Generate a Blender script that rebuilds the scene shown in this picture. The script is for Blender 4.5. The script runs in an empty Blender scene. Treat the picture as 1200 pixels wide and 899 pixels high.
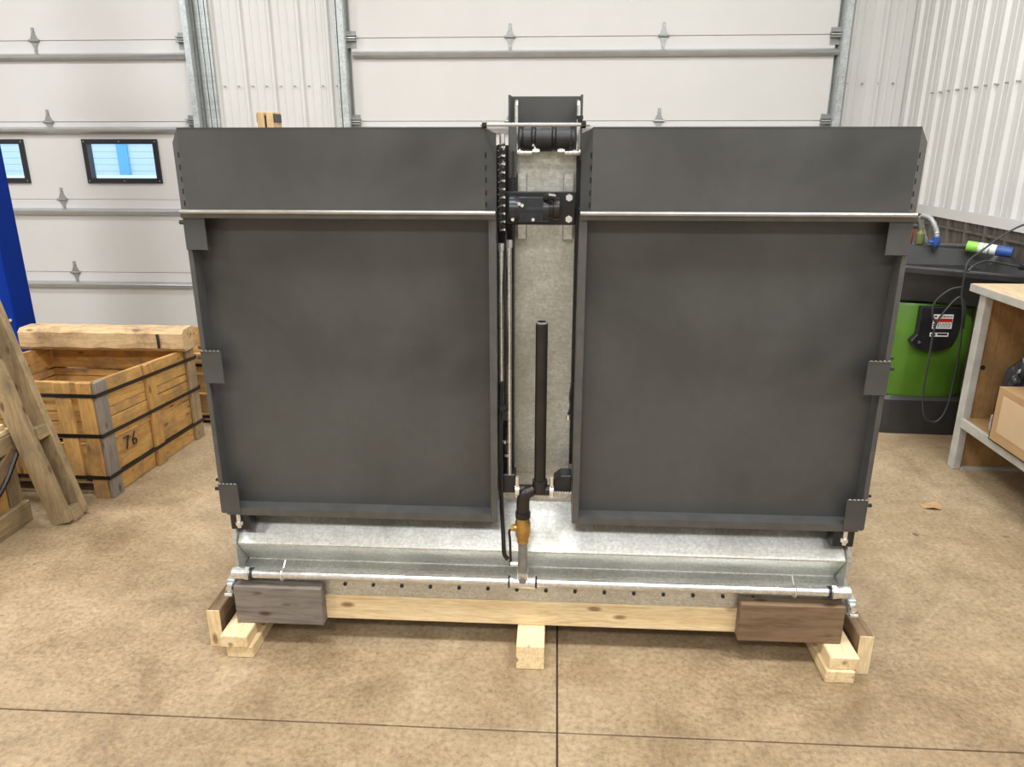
import bpy, math, random
from mathutils import Vector, Matrix
random.seed(7)
S = bpy.context.scene
COL = S.collection
R = math.radians

# ------------------------------------------------------------------ camera
cd = bpy.data.cameras.new('camera'); cam = bpy.data.objects.new('camera', cd); COL.objects.link(cam)
cd.sensor_fit = 'HORIZONTAL'; cd.sensor_width = 36.0; cd.lens = 36.0 * 870 / 1200
cd.clip_start = 0.05; cd.clip_end = 200
cam.location = (0, 0, 1.6); cam.rotation_euler = (R(90 - 17.8), 0, R(3.3))
S.camera = cam

# ------------------------------------------------------------------ sky and lamps
wd = bpy.data.worlds.new('sky'); S.world = wd; wd.use_nodes = True
bg = wd.node_tree.nodes['Background']; bg.inputs[0].default_value = (0.72, 0.86, 1.0, 1); bg.inputs[1].default_value = 1.9
LAMPS = [(-4.4, 3.7, 100), (-0.9, 3.7, 50), (1.6, 3.7, 48), (-4.4, 0.9, 150), (-0.7, 1.0, 72), (1.7, 0.9, 122), (-4.4, -2.4, 115), (-0.6, -2.3, 120), (1.6, -2.6, 80)]
for (lx, ly, le) in LAMPS:                        # the shop's high-bay LED panels, just under the ceiling
    ld = bpy.data.lights.new('led_light', 'AREA'); ld.shape = 'RECTANGLE'; ld.size = 1.3; ld.size_y = 0.6
    ld.energy = le; ld.color = (0.965, 0.985, 1.0)
    lo = bpy.data.objects.new('led_light', ld); COL.objects.link(lo); lo.location = (lx, ly, 4.30)
vs = S.view_settings; vs.view_transform = 'Standard'; vs.look = 'None'; vs.gamma = 1.0; vs.use_curve_mapping = False
S.display_settings.display_device = 'sRGB'
vs.exposure = 0.0

# ------------------------------------------------------------------ materials
def newmat(name):
    m = bpy.data.materials.new(name); m.use_nodes = True
    nt = m.node_tree; return m, nt, nt.nodes['Principled BSDF']
def ramp(nt, fac, stops):
    r = nt.nodes.new('ShaderNodeValToRGB'); e = r.color_ramp.elements
    while len(e) < len(stops): e.new(0.5)
    for q, (p, c) in zip(e, stops): q.position = p; q.color = (*c, 1)
    nt.links.new(fac, r.inputs[0]); return r.outputs[0]
def coords(nt, scale=(1, 1, 1), rnd=0.0, space='Object'):
    tc = nt.nodes.new('ShaderNodeTexCoord'); mp = nt.nodes.new('ShaderNodeMapping'); mp.inputs['Scale'].default_value = scale
    nt.links.new(tc.outputs[space], mp.inputs['Vector'])
    if rnd:
        oi = nt.nodes.new('ShaderNodeObjectInfo'); mu = nt.nodes.new('ShaderNodeMath'); mu.operation = 'MULTIPLY'; mu.inputs[1].default_value = rnd
        nt.links.new(oi.outputs['Random'], mu.inputs[0]); nt.links.new(mu.outputs[0], mp.inputs['Location'])
    return mp.outputs[0]
def noise(nt, vec, scale, detail=4, rough=0.55, dist=0.0):
    n = nt.nodes.new('ShaderNodeTexNoise'); n.inputs['Scale'].default_value = scale; n.inputs['Detail'].default_value = detail
    n.inputs['Roughness'].default_value = rough; n.inputs['Distortion'].default_value = dist
    nt.links.new(vec, n.inputs['Vector']); return n.outputs['Fac']
def mix(nt, fac, a, b, mode='MIX'):
    x = nt.nodes.new('ShaderNodeMix'); x.data_type = 'RGBA'; x.blend_type = mode
    if isinstance(fac, (int, float)): x.inputs[0].default_value = fac
    else: nt.links.new(fac, x.inputs[0])
    for i, v in ((6, a), (7, b)):
        if isinstance(v, tuple): x.inputs[i].default_value = (*v, 1)
        else: nt.links.new(v, x.inputs[i])
    return x.outputs[2]
def bump(nt, b, h, strength, dist=0.002):
    n = nt.nodes.new('ShaderNodeBump'); n.inputs['Strength'].default_value = strength; n.inputs['Distance'].default_value = dist
    nt.links.new(h, n.inputs['Height']); nt.links.new(n.outputs[0], b.inputs['Normal'])
def plain(name, c, rough=0.5, metal=0.0, var=0.12, scale=9, bmp=0.0, spec=0.5):
    m, nt, b = newmat(name)
    v = coords(nt); f = noise(nt, v, scale, 5)
    lo = tuple(x * (1 - var) for x in c); hi = tuple(min(1, x * (1 + var)) for x in c)
    nt.links.new(ramp(nt, f, [(0.3, lo), (0.7, hi)]), b.inputs['Base Color'])
    b.inputs['Roughness'].default_value = rough; b.inputs['Metallic'].default_value = metal
    b.inputs['Specular IOR Level'].default_value = spec
    if bmp: bump(nt, b, noise(nt, v, scale * 12, 3), bmp)
    return m
def wood(name, axis, light, dark, rough=0.7, stain=None, rnd=31.0, knots=0.75):
    m, nt, b = newmat(name)
    sc = [9.0, 9.0, 9.0]; sc[axis] = 0.9
    v = coords(nt, tuple(sc), rnd)
    g = noise(nt, v, 3.2, 6, 0.65, 1.2)
    c = ramp(nt, g, [(0.28, dark), (0.5, tuple((l * 0.75 + d * 0.25) for l, d in zip(light, dark))), (0.72, light)])
    fine = noise(nt, v, 22, 3, 0.6)
    c = mix(nt, 0.35, c, ramp(nt, fine, [(0.3, (0.45, 0.42, 0.4)), (0.6, (1, 1, 1))]), 'MULTIPLY')
    k = nt.nodes.new('ShaderNodeTexVoronoi'); k.inputs['Scale'].default_value = 1.0; sk = [16, 16, 16]; sk[axis] = 6.5
    nt.links.new(coords(nt, tuple(sk), rnd * 1.7), k.inputs['Vector'])
    kc = ramp(nt, k.outputs['Distance'], [(0.09, (0.22, 0.12, 0.06)), (0.19, (1, 1, 1))])
    c = mix(nt, knots, c, kc, 'MULTIPLY')
    if stain:
        st = noise(nt, coords(nt, (1, 1, 1), rnd), 5.5, 5, 0.7)
        sf = ramp(nt, st, [(0.45, (0, 0, 0)), (0.68, (1, 1, 1))])
        c = mix(nt, sf, c, mix(nt, 0.75, c, stain))
    oi = nt.nodes.new('ShaderNodeObjectInfo')
    c = mix(nt, 0.5, c, ramp(nt, oi.outputs['Random'], [(0, (0.72, 0.7, 0.68)), (1, (1, 1, 1))]), 'MULTIPLY')
    nt.links.new(c, b.inputs['Base Color']); b.inputs['Roughness'].default_value = rough
    b.inputs['Specular IOR Level'].default_value = 0.25
    bump(nt, b, fine, 0.25, 0.002)
    return m
def galv(name, base, rough=0.42, spangle=55, metal=0.75, dirt=None):
    m, nt, b = newmat(name); v = coords(nt)
    vo = nt.nodes.new('ShaderNodeTexVoronoi'); vo.inputs['Scale'].default_value = spangle; nt.links.new(v, vo.inputs['Vector'])
    bw = nt.nodes.new('ShaderNodeRGBToBW'); nt.links.new(vo.outputs['Color'], bw.inputs[0])
    c = ramp(nt, bw.outputs[0], [(0.1, tuple(x * 0.86 for x in base)), (0.9, tuple(min(1, x * 1.12) for x in base))])
    cl = noise(nt, v, 5, 5, 0.6)
    c = mix(nt, 0.6, c, ramp(nt, cl, [(0.3, (0.78, 0.78, 0.77)), (0.65, (1, 1, 1))]), 'MULTIPLY')
    scr = noise(nt, coords(nt, (3, 40, 40)), 4, 4, 0.6, 2.0)
    c = mix(nt, 0.3, c, ramp(nt, scr, [(0.42, (0.6, 0.6, 0.6)), (0.5, (1, 1, 1))]), 'MULTIPLY')
    if dirt:
        dn = noise(nt, v, 3.1, 5, 0.7)
        c = mix(nt, ramp(nt, dn, [(0.42, (0, 0, 0)), (0.7, (0.6, 0.6, 0.6))]), c, dirt)
    nt.links.new(c, b.inputs['Base Color']); b.inputs['Metallic'].default_value = metal
    nt.links.new(ramp(nt, cl, [(0.3, (rough - .06,) * 3), (0.7, (rough + .1,) * 3)]), b.inputs['Roughness'])
    return m

M = {}
M['door'] = plain('door_white', (0.655, 0.645, 0.625), 0.42, 0, 0.025, 2.0, 0.03)
M['siding'] = plain('siding_white', (0.68, 0.675, 0.655), 0.35, 0, 0.03, 3.0)
M['ceil'] = plain('ceiling_white', (0.78, 0.77, 0.74), 0.5, 0, 0.03, 3.0)
M['strut'] = plain('strut_steel', (0.50, 0.51, 0.52), 0.28, 0.65, 0.08, 6)
M['galv'] = galv('galvanized_track', (0.56, 0.6, 0.6), 0.45, 70, 0.6)
M['hinge'] = galv('galvanized_hinge', (0.38, 0.39, 0.38), 0.4, 120, 0.7)
M['galv_body'] = galv('galvanized_body', (0.69, 0.695, 0.66), 0.36, 130, 0.85)
M['galv_col'] = galv('galvanized_column', (0.68, 0.685, 0.62), 0.48, 120, 0.6, (0.30, 0.275, 0.2))
M['pipe'] = galv('galvanized_pipe', (0.8, 0.81, 0.8), 0.24, 90, 0.9)
M['clip'] = plain('zinc_bright', (0.82, 0.82, 0.8), 0.25, 0.9, 0.08, 30)
M['black'] = plain('black_paint', (0.014, 0.014, 0.016), 0.35, 0, 0.3, 14)
M['rubber'] = plain('black_rubber', (0.012, 0.012, 0.013), 0.45, 0, 0.25, 20)
M['motor'] = plain('motor_paint', (0.024, 0.027, 0.032), 0.3, 0.3, 0.3, 25)
M['brass'] = plain('brass', (0.52, 0.33, 0.10), 0.32, 0.9, 0.25, 40)
M['graypipe'] = plain('grey_pipe', (0.26, 0.25, 0.22), 0.45, 0.5, 0.2, 40)
M['blackpipe'] = plain('black_iron', (0.035, 0.030, 0.029), 0.32, 0.6, 0.25, 18)
M['red'] = plain('red_plastic', (0.42, 0.02, 0.015), 0.35)
M['olive'] = plain('olive_plastic', (0.16, 0.17, 0.06), 0.4)
M['blue'] = plain('blue_steel', (0.0015, 0.026, 0.25), 0.55, 0, 0.06, 3, 0.0, 0.12)
M['bluetip'] = plain('blue_plastic', (0.03, 0.09, 0.32), 0.4)
M['limecan'] = plain('lime_print', (0.28, 0.62, 0.08), 0.4)
M['white'] = plain('white_print', (0.8, 0.8, 0.78), 0.45, 0, 0.03)
M['green'] = plain('green_drum', (0.072, 0.175, 0.014), 0.38, 0, 0.16, 5)
M['sink'] = plain('sink_plastic', (0.030, 0.030, 0.031), 0.36, 0, 0.2, 8)
M['cable'] = plain('cable_grey', (0.03, 0.032, 0.034), 0.45)
M['flex'] = plain('flex_grey', (0.42, 0.43, 0.43), 0.4, 0.4)
M['card'] = plain('cardboard', (0.46, 0.29, 0.14), 0.8, 0, 0.1, 6)
M['cardlight'] = plain('cardboard_pale', (0.62, 0.45, 0.27), 0.8, 0, 0.06, 6)
M['bag'] = plain('black_bag', (0.02, 0.021, 0.024), 0.22, 0, 0.3, 12)
M['foil'] = plain('silver_bag', (0.4, 0.42, 0.44), 0.3, 0.3, 0.3, 12)
M['frame'] = plain('window_frame_black', (0.012, 0.012, 0.014), 0.4)
M['band'] = plain('steel_band', (0.018, 0.013, 0.012), 0.4, 0.4)
M['ink'] = plain('ink', (0.02, 0.017, 0.015), 0.8)
M['screw'] = plain('screw_zinc', (0.45, 0.45, 0.44), 0.4, 0.7)
M['snow'] = plain('snow', (0.86, 0.89, 0.93), 0.7, 0, 0.04, 2)
M['outwall'] = plain('pale_blue_siding', (0.60, 0.72, 0.84), 0.6, 0, 0.04, 2)
M['outstripe'] = plain('blue_stripe', (0.09, 0.42, 0.66), 0.6, 0, 0.04, 2)
M['postgrey'] = plain('painted_post', (0.44, 0.43, 0.39), 0.6, 0, 0.14, 12, 0.1)
PINE = ((0.95, 0.78, 0.49), (0.70, 0.46, 0.21)); CRATE = ((0.66, 0.39, 0.13), (0.40, 0.20, 0.055)); OLD = ((0.42, 0.31, 0.17), (0.20, 0.14, 0.075))
ROUGH = ((0.72, 0.52, 0.30), (0.46, 0.29, 0.13)); GREY = ((0.27, 0.235, 0.20), (0.135, 0.112, 0.095)); BROWN = ((0.26, 0.175, 0.105), (0.12, 0.075, 0.042)); PLY = ((0.48, 0.29, 0.12), (0.33, 0.18, 0.07))
for i, a in enumerate('xyz'):
    M['pine_' + a] = wood('pine_' + a, i, *PINE)
    M['crate_' + a] = wood('crate_wood_' + a, i, *CRATE, stain=(0.2, 0.13, 0.07))
    M['old_' + a] = wood('old_wood_' + a, i, *OLD, stain=(0.15, 0.12, 0.08))
    M['rough_' + a] = wood('rough_timber_' + a, i, *ROUGH, stain=(0.22, 0.14, 0.08))
    M['grey_' + a] = wood('grey_wood_' + a, i, *GREY)
    M['brown_' + a] = wood('brown_wood_' + a, i, *BROWN)
    M['ply_' + a] = wood('plywood_' + a, i, *PLY, stain=(0.25, 0.15, 0.07), knots=0.2)
M['benchtop'] = wood('bench_top_wood', 1, (0.72, 0.56, 0.36), (0.52, 0.38, 0.22), knots=0.2)

# dark sheet steel of the two trays
m, nt, b = newmat('dark_sheet_steel'); v = coords(nt)
n1 = noise(nt, v, 1.6, 4, 0.55, 0.4); n2 = noise(nt, v, 26, 4, 0.6)
c = ramp(nt, n1, [(0.30, (0.046, 0.0462, 0.0445)), (0.5, (0.078, 0.078, 0.0755)), (0.72, (0.096, 0.096, 0.0935))])
c = mix(nt, 0.25, c, ramp(nt, n2, [(0.3, (0.7, 0.7, 0.7)), (0.7, (1, 1, 1))]), 'MULTIPLY')
nt.links.new(c, b.inputs['Base Color']); b.inputs['Metallic'].default_value = 0.35
nt.links.new(ramp(nt, n1, [(0.3, (0.40,) * 3), (0.7, (0.5,) * 3)]), b.inputs['Roughness'])
bump(nt, b, noise(nt, v, 300, 2), 0.05, 0.001)
M['steel'] = m
M['steel_edge'] = plain('dark_steel_edge', (0.095, 0.095, 0.092), 0.4, 0.4, 0.15, 20)
M['steel_hem'] = plain('highlit_steel_hem', (0.46, 0.46, 0.45), 0.28, 0.8, 0.15, 12)  # pale base colour paints the highlight along the hem; weld beads share it

# wainscot
m, nt, b = newmat('wainscot_brown'); v = coords(nt, (8, 8, 0.7))
c = ramp(nt, noise(nt, v, 3, 5, 0.7), [(0.3, (0.075, 0.062, 0.05)), (0.7, (0.15, 0.128, 0.105))])
nt.links.new(c, b.inputs['Base Color']); b.inputs['Roughness'].default_value = 0.6; M['wains'] = m

# concrete floor
m, nt, b = newmat('concrete_floor'); v = coords(nt, (1, 1, 1), 0, 'Object')
geo = nt.nodes.new('ShaderNodeNewGeometry'); v = geo.outputs['Position']
big = noise(nt, v, 0.9, 6, 0.62, 0.5); mid = noise(nt, v, 4.5, 6, 0.7, 0.6); fine = noise(nt, v, 60, 5, 0.7)
c = ramp(nt, big, [(0.30, (0.25, 0.175, 0.098)), (0.5, (0.375, 0.278, 0.168)), (0.7, (0.49, 0.385, 0.25))])
c = mix(nt, 0.65, c, ramp(nt, mid, [(0.28, (0.55, 0.50, 0.44)), (0.5, (0.93, 0.92, 0.90)), (0.68, (1.12, 1.12, 1.12))]), 'MULTIPLY')
c = mix(nt, 0.75, c, ramp(nt, fine, [(0.3, (0.5, 0.47, 0.44)), (0.5, (0.95, 0.95, 0.95)), (0.68, (1.25, 1.25, 1.25))]), 'MULTIPLY')
m2 = noise(nt, v, 17, 6, 0.75)
c = mix(nt, 0.4, c, ramp(nt, m2, [(0.32, (0.68, 0.66, 0.63)), (0.55, (1.04, 1.04, 1.04))]), 'MULTIPLY')
sp = noise(nt, v, 13, 2, 0.5)
c = mix(nt, ramp(nt, sp, [(0.71, (0, 0, 0)), (0.77, (0.7, 0.7, 0.7))]), c, (0.10, 0.065, 0.035))
nt.links.new(c, b.inputs['Base Color'])
nt.links.new(ramp(nt, mid, [(0.3, (0.36,) * 3), (0.7, (0.58,) * 3)]), b.inputs['Roughness'])
b.inputs['Specular IOR Level'].default_value = 0.4
bump(nt, b, fine, 0.12, 0.002); M['floor'] = m
M['joint'] = plain('joint_dark', (0.10, 0.07, 0.045), 0.9)

# clear pane
m = bpy.data.materials.new('clear_pane'); m.use_nodes = True; nt = m.node_tree
nt.nodes.remove(nt.nodes['Principled BSDF']); tr = nt.nodes.new('ShaderNodeBsdfTransparent'); tr.inputs[0].default_value = (0.93, 0.97, 1, 1)
gl = nt.nodes.new('ShaderNodeBsdfGlossy'); gl.inputs['Roughness'].default_value = 0.03; mx = nt.nodes.new('ShaderNodeMixShader'); mx.inputs[0].default_value = 0.05
nt.links.new(tr.outputs[0], mx.inputs[1]); nt.links.new(gl.outputs[0], mx.inputs[2]); nt.links.new(mx.outputs[0], nt.nodes['Material Output'].inputs[0])
M['pane'] = m

# ------------------------------------------------------------------ mesh building
WL = {}                                               # world location of each object (none of the parents is rotated)
class MB:
    def __init__(s): s.v = []; s.f = []
    def hexa(s, p):                                   # eight corners: bottom ring, top ring
        n = len(s.v); s.v += [Vector(q) for q in p]
        s.f += [[n + i for i in q] for q in ((3, 2, 1, 0), (4, 5, 6, 7), (0, 1, 5, 4), (1, 2, 6, 5), (2, 3, 7, 6), (3, 0, 4, 7))]; return s
    def box(s, x0, x1, y0, y1, z0, z1):
        return s.hexa([(x0, y0, z0), (x1, y0, z0), (x1, y1, z0), (x0, y1, z0), (x0, y0, z1), (x1, y0, z1), (x1, y1, z1), (x0, y1, z1)])
    def bar(s, a, b, w, t, up=(0, 1, 0)):             # rectangular bar from a to b: t thick along «up», w wide across
        a = Vector(a); b = Vector(b); d = (b - a).normalized(); u = Vector(up); u = (u - d * u.dot(d)).normalized(); k = d.cross(u)
        q = []
        for p in (a, b):
            for i, j in ((-1, -1), (1, -1), (1, 1), (-1, 1)): q.append(p + k * (i * w / 2) + u * (j * t / 2))
        return s.hexa(q)
    def tube(s, path, r, n=10, cap=True):
        path = [Vector(p) for p in path]; rr = r if isinstance(r, (list, tuple)) else [r] * len(path)
        rings = []; prev = None
        for i, p in enumerate(path):
            t = (path[min(i + 1, len(path) - 1)] - path[max(i - 1, 0)])
            if t.length < 1e-9: t = prev_t
            t.normalize(); prev_t = t
            if prev is None:
                u = Vector((0, 0, 1)) if abs(t.z) < 0.9 else Vector((1, 0, 0))
            else: u = prev
            u = (u - t * u.dot(t)).normalized(); prev = u; k = t.cross(u)
            b0 = len(s.v)
            for j in range(n):
                a = 2 * math.pi * j / n; s.v.append(p + (u * math.cos(a) + k * math.sin(a)) * rr[i])
            rings.append(b0)
        for i in range(len(rings) - 1):
            for j in range(n):
                a, c = rings[i], rings[i + 1]; s.f.append([a + j, a + (j + 1) % n, c + (j + 1) % n, c + j])
        if cap:
            s.f.append([rings[0] + j for j in range(n)][::-1]); s.f.append([rings[-1] + j for j in range(n)])
        return s
    def prism(s, pts, lo, hi, axis='x'):              # 2-D outline swept along an axis
        def mk(p, t): return {'x': (t, p[0], p[1]), 'y': (p[0], t, p[1]), 'z': (p[0], p[1], t)}[axis]
        n = len(s.v); k = len(pts); s.v += [Vector(mk(p, lo)) for p in pts] + [Vector(mk(p, hi)) for p in pts]
        s.f.append([n + i for i in range(k)][::-1]); s.f.append([n + k + i for i in range(k)])
        for i in range(k): s.f.append([n + i, n + (i + 1) % k, n + k + (i + 1) % k, n + k + i])
        return s
    def build(s, name, mat, parent=None, bevel=0.0, smooth=False, loc=None, seg=1):
        xs = [p.x for p in s.v]; ys = [p.y for p in s.v]; zs = [p.z for p in s.v]
        c = Vector(loc) if loc else Vector(((min(xs) + max(xs)) / 2, (min(ys) + max(ys)) / 2, (min(zs) + max(zs)) / 2))
        me = bpy.data.meshes.new(name); me.from_pydata([p - c for p in s.v], [], s.f)
        import bmesh
        bm = bmesh.new(); bm.from_mesh(me); bmesh.ops.recalc_face_normals(bm, faces=bm.faces[:])
        if bevel: bmesh.ops.bevel(bm, geom=bm.edges[:], offset=bevel, segments=seg, profile=0.5, affect='EDGES', clamp_overlap=True)
        bm.to_mesh(me); bm.free()
        me.materials.append(mat if not isinstance(mat, str) else M[mat])
        if smooth:
            for p in me.polygons: p.use_smooth = True
            if hasattr(me, 'set_sharp_from_angle'): me.set_sharp_from_angle(angle=R(35))
        o = bpy.data.objects.new(name, me); COL.objects.link(o); WL[o.name] = c
        if parent: o.parent = parent; o.location = c - WL[parent.name]
        else: o.location = c
        return o
def empty(name, loc, label, cat, group=None):
    o = bpy.data.objects.new(name, None); COL.objects.link(o); o.location = loc; WL[o.name] = Vector(loc); o.empty_display_size = 0.1
    return tag(o, label, cat, group)
def tag(o, label, cat, group=None):
    o['label'] = label; o['category'] = cat
    if group: o['group'] = group
    return o
def struct(o, label=None, cat=None):
    o['kind'] = 'structure'
    if label: o['label'] = label
    if cat: o['category'] = cat
    return o
def sempty(name, loc, label, cat):
    return struct(empty(name, loc, label, cat))
def box(name, mat, b, parent=None, bevel=0.0, **k): return MB().box(*b).build(name, mat, parent, bevel, **k)
def arc(c, r, a0, a1, n, plane='xz'):
    o = []
    for i in range(n + 1):
        a = R(a0 + (a1 - a0) * i / n); p, q = r * math.cos(a), r * math.sin(a)
        o.append({'xz': (c[0] + p, c[1], c[2] + q), 'yz': (c[0], c[1] + p, c[2] + q), 'xy': (c[0] + p, c[1] + q, c[2])}[plane])
    return o
def smoothpath(pts, n=6):                             # Catmull-Rom through the points
    P = [Vector(p) for p in pts]; P = [P[0] * 2 - P[1]] + P + [P[-1] * 2 - P[-2]]; out = []
    for i in range(1, len(P) - 2):
        for j in range(n):
            t = j / n; a, b, c, d = P[i - 1:i + 3]
            out.append(0.5 * ((2 * b) + (c - a) * t + (2 * a - 5 * b + 4 * c - d) * t * t + (3 * b - a - 3 * c + d) * t ** 3))
    out.append(P[-2]); return out

# ================================================================== THE SETTING
XL, XR, YB, YF, ZC = -7.4, 2.65, 6.27, -6.0, 4.6      # room extents (faces)
fl = sempty('floor', (0, 0, 0), 'tan stained concrete floor cut by thin dark saw joints', 'floor')
box('joint_bed', 'joint', (XL - .2, XR + .2, YF - .2, YB + .3, -0.2, -0.012), fl)
gx = [XL - .2, -7.17, -3.57, 0.03, XR + .2]; gy = [YF - .2, -1.88, 1.722, 5.32, YB + .3]
for i in range(4):
    for j in range(4):
        if gx[i + 1] - gx[i] < 0.1: continue
        g = 0.0028
        box('slab', 'floor', (gx[i] + g, gx[i + 1] - g, gy[j] + g, gy[j + 1] - g, -0.012, 0), fl, 0.0018)
struct(box('ceiling', 'ceil', (XL - .2, XR + .2, YF - .2, YB + .3, ZC, ZC + .1)), 'white metal shop ceiling above the lamps', 'ceiling')
struct(box('wall_left', 'siding', (XL - .15, XL, YF, YB, 0, ZC)), 'white side wall left of the overhead door', 'wall')
struct(box('wall_front', 'siding', (XL, XR, YF - .15, YF, 0, ZC)), 'white wall behind the camera', 'wall')

def siding(parent, u0, u1, z0, z1, place, mat, name='siding_panel', width=0.914):
    """ribbed steel sheets along u; place(u, depth, z) puts a profile point in the room"""
    pitch = width / 4; u = u0
    while u < u1 - 0.01:
        e = min(u + width, u1); prof = [(u, 0.0)]; k = u
        while k < e - 1e-6:
            for du, dd in ((0.018, 0.0), (0.030, 0.019), (0.052, 0.019), (0.064, 0.0), (0.106, 0.0), (0.110, 0.004), (0.120, 0.004), (0.124, 0.0), (0.170, 0.0), (0.174, 0.004), (0.184, 0.004), (0.188, 0.0)):
                if k + du < e - 0.003: prof.append((k + du, dd * 1.25))
            k += pitch
        prof.append((e - 0.0015, 0.0))
        mb = MB(); n = len(prof)
        for z in (z0, z1):
            for p, d in prof: mb.v.append(Vector(place(p, d, z)))
        for i in range(n - 1): mb.f.append([i, i + 1, n + i + 1, n + i])
        mb.build(name, mat, parent); u = e

DTOP = 3.605
wb = sempty('wall_back', (0, YB, 0), 'white ribbed steel back wall between the overhead doors', 'wall')
LD = (-6.59, -2.93); MD = (-1.61, 2.07)               # clear widths of the two overhead doors
for a, c2, z0, z1 in ((XL, LD[0], 0, ZC), (LD[1], MD[0], 0, ZC), (MD[1], XR, 0, ZC), (LD[0], LD[1], DTOP, ZC), (MD[0], MD[1], DTOP, ZC)):
    box('wall_core', 'siding', (a, c2, YB + .012, YB + .25, z0, z1), wb)
WZ = 1.165
for a, c2 in ((LD[1] + .17, MD[0] - .13), (MD[1] + .10, XR)):
    siding(wb, a, c2, WZ, ZC, lambda u, d, z: (u, YB - d, z), 'siding')
    siding(wb, a, c2, 0, WZ, lambda u, d, z: (u, YB - d, z), 'wains', 'wainscot_panel')
sc = MB()
for z in (2.05, 3.05):
    for x in [LD[1] + .26 + .1143 * i for i in range(9)] + [MD[1] + .14 + .1143 * i for i in range(4)]:
        sc.tube([(x, YB - .028, z), (x, YB + .002, z)], 0.006, 6)
q = sc.build('siding_screws', 'screw', wb); q['kind'] = 'stuff'
wr = sempty('wall_right', (XR, 2, 0), 'white ribbed steel right wall above brown wainscot', 'wall')
box('wall_core', 'siding', (XR + .012, XR + .2, YF, YB + .25, 0, ZC), wr)
siding(wr, YF, YB, WZ, ZC, lambda u, d, z: (XR - d, u, z), 'siding')
siding(wr, YF, YB, 0, WZ, lambda u, d, z: (XR - d, u, z), 'wains', 'wainscot_panel')
sc = MB()
for z in (1.95, 3.0):
    for i in range(34): 
        y = 2.0 + .1143 * i; sc.tube([(XR - .026, y, z), (XR + .002, y, z)], 0.0055, 6)
q = sc.build('siding_screws', 'screw', wr); q['kind'] = 'stuff'
t1 = struct(MB().prism([(XR - .028, WZ - .035), (XR - .028, WZ + .03), (XR - .022, WZ + .03), (XR - .022, WZ + .004), (XR + .001, WZ + .004), (XR + .001, WZ - .035)], YF, YB, 'y').build('trim_1', 'siding', None),
            'white drip trim along the foot of the right wall siding', 'trim')
struct(box('trim_2', 'wains', (XR - .024, XR, YF, YB, WZ - .10, WZ - .085)), 'dark rail under the white drip trim on right wall', 'trim')

# ---- overhead doors
DY = 6.20
JZ = [0.0, 0.552, 1.166, 1.78, 2.387, 2.996, DTOP]
STZ = [0.447, 1.066, 1.715, 2.267, 2.876]              # struts
def hinge(x, z, parent):
    mb = MB()
    mb.prism([(x - .034, z - .004), (x - .014, z - .05), (x - .012, z - .088), (x + .012, z - .088), (x + .014, z - .05), (x + .034, z - .004)], DY - .006, DY - .0005, 'y')
    mb.prism([(x - .034, z + .004), (x + .034, z + .004), (x + .014, z + .05), (x + .010, z + .095), (x - .010, z + .095), (x - .014, z + .05)], DY - .006, DY - .0005, 'y')
    mb.tube([(x - .042, DY - .012, z), (x + .042, DY - .012, z)], 0.010, 8)
    o = mb.build('hinge', 'hinge', parent)
    s2 = MB()
    for dz in (-.066, .07): s2.tube([(x, DY - .012, z + dz), (x, DY - .004, z + dz)], 0.009, 6)
    s2.build('hinge_bolt', 'screw', o)
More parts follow.
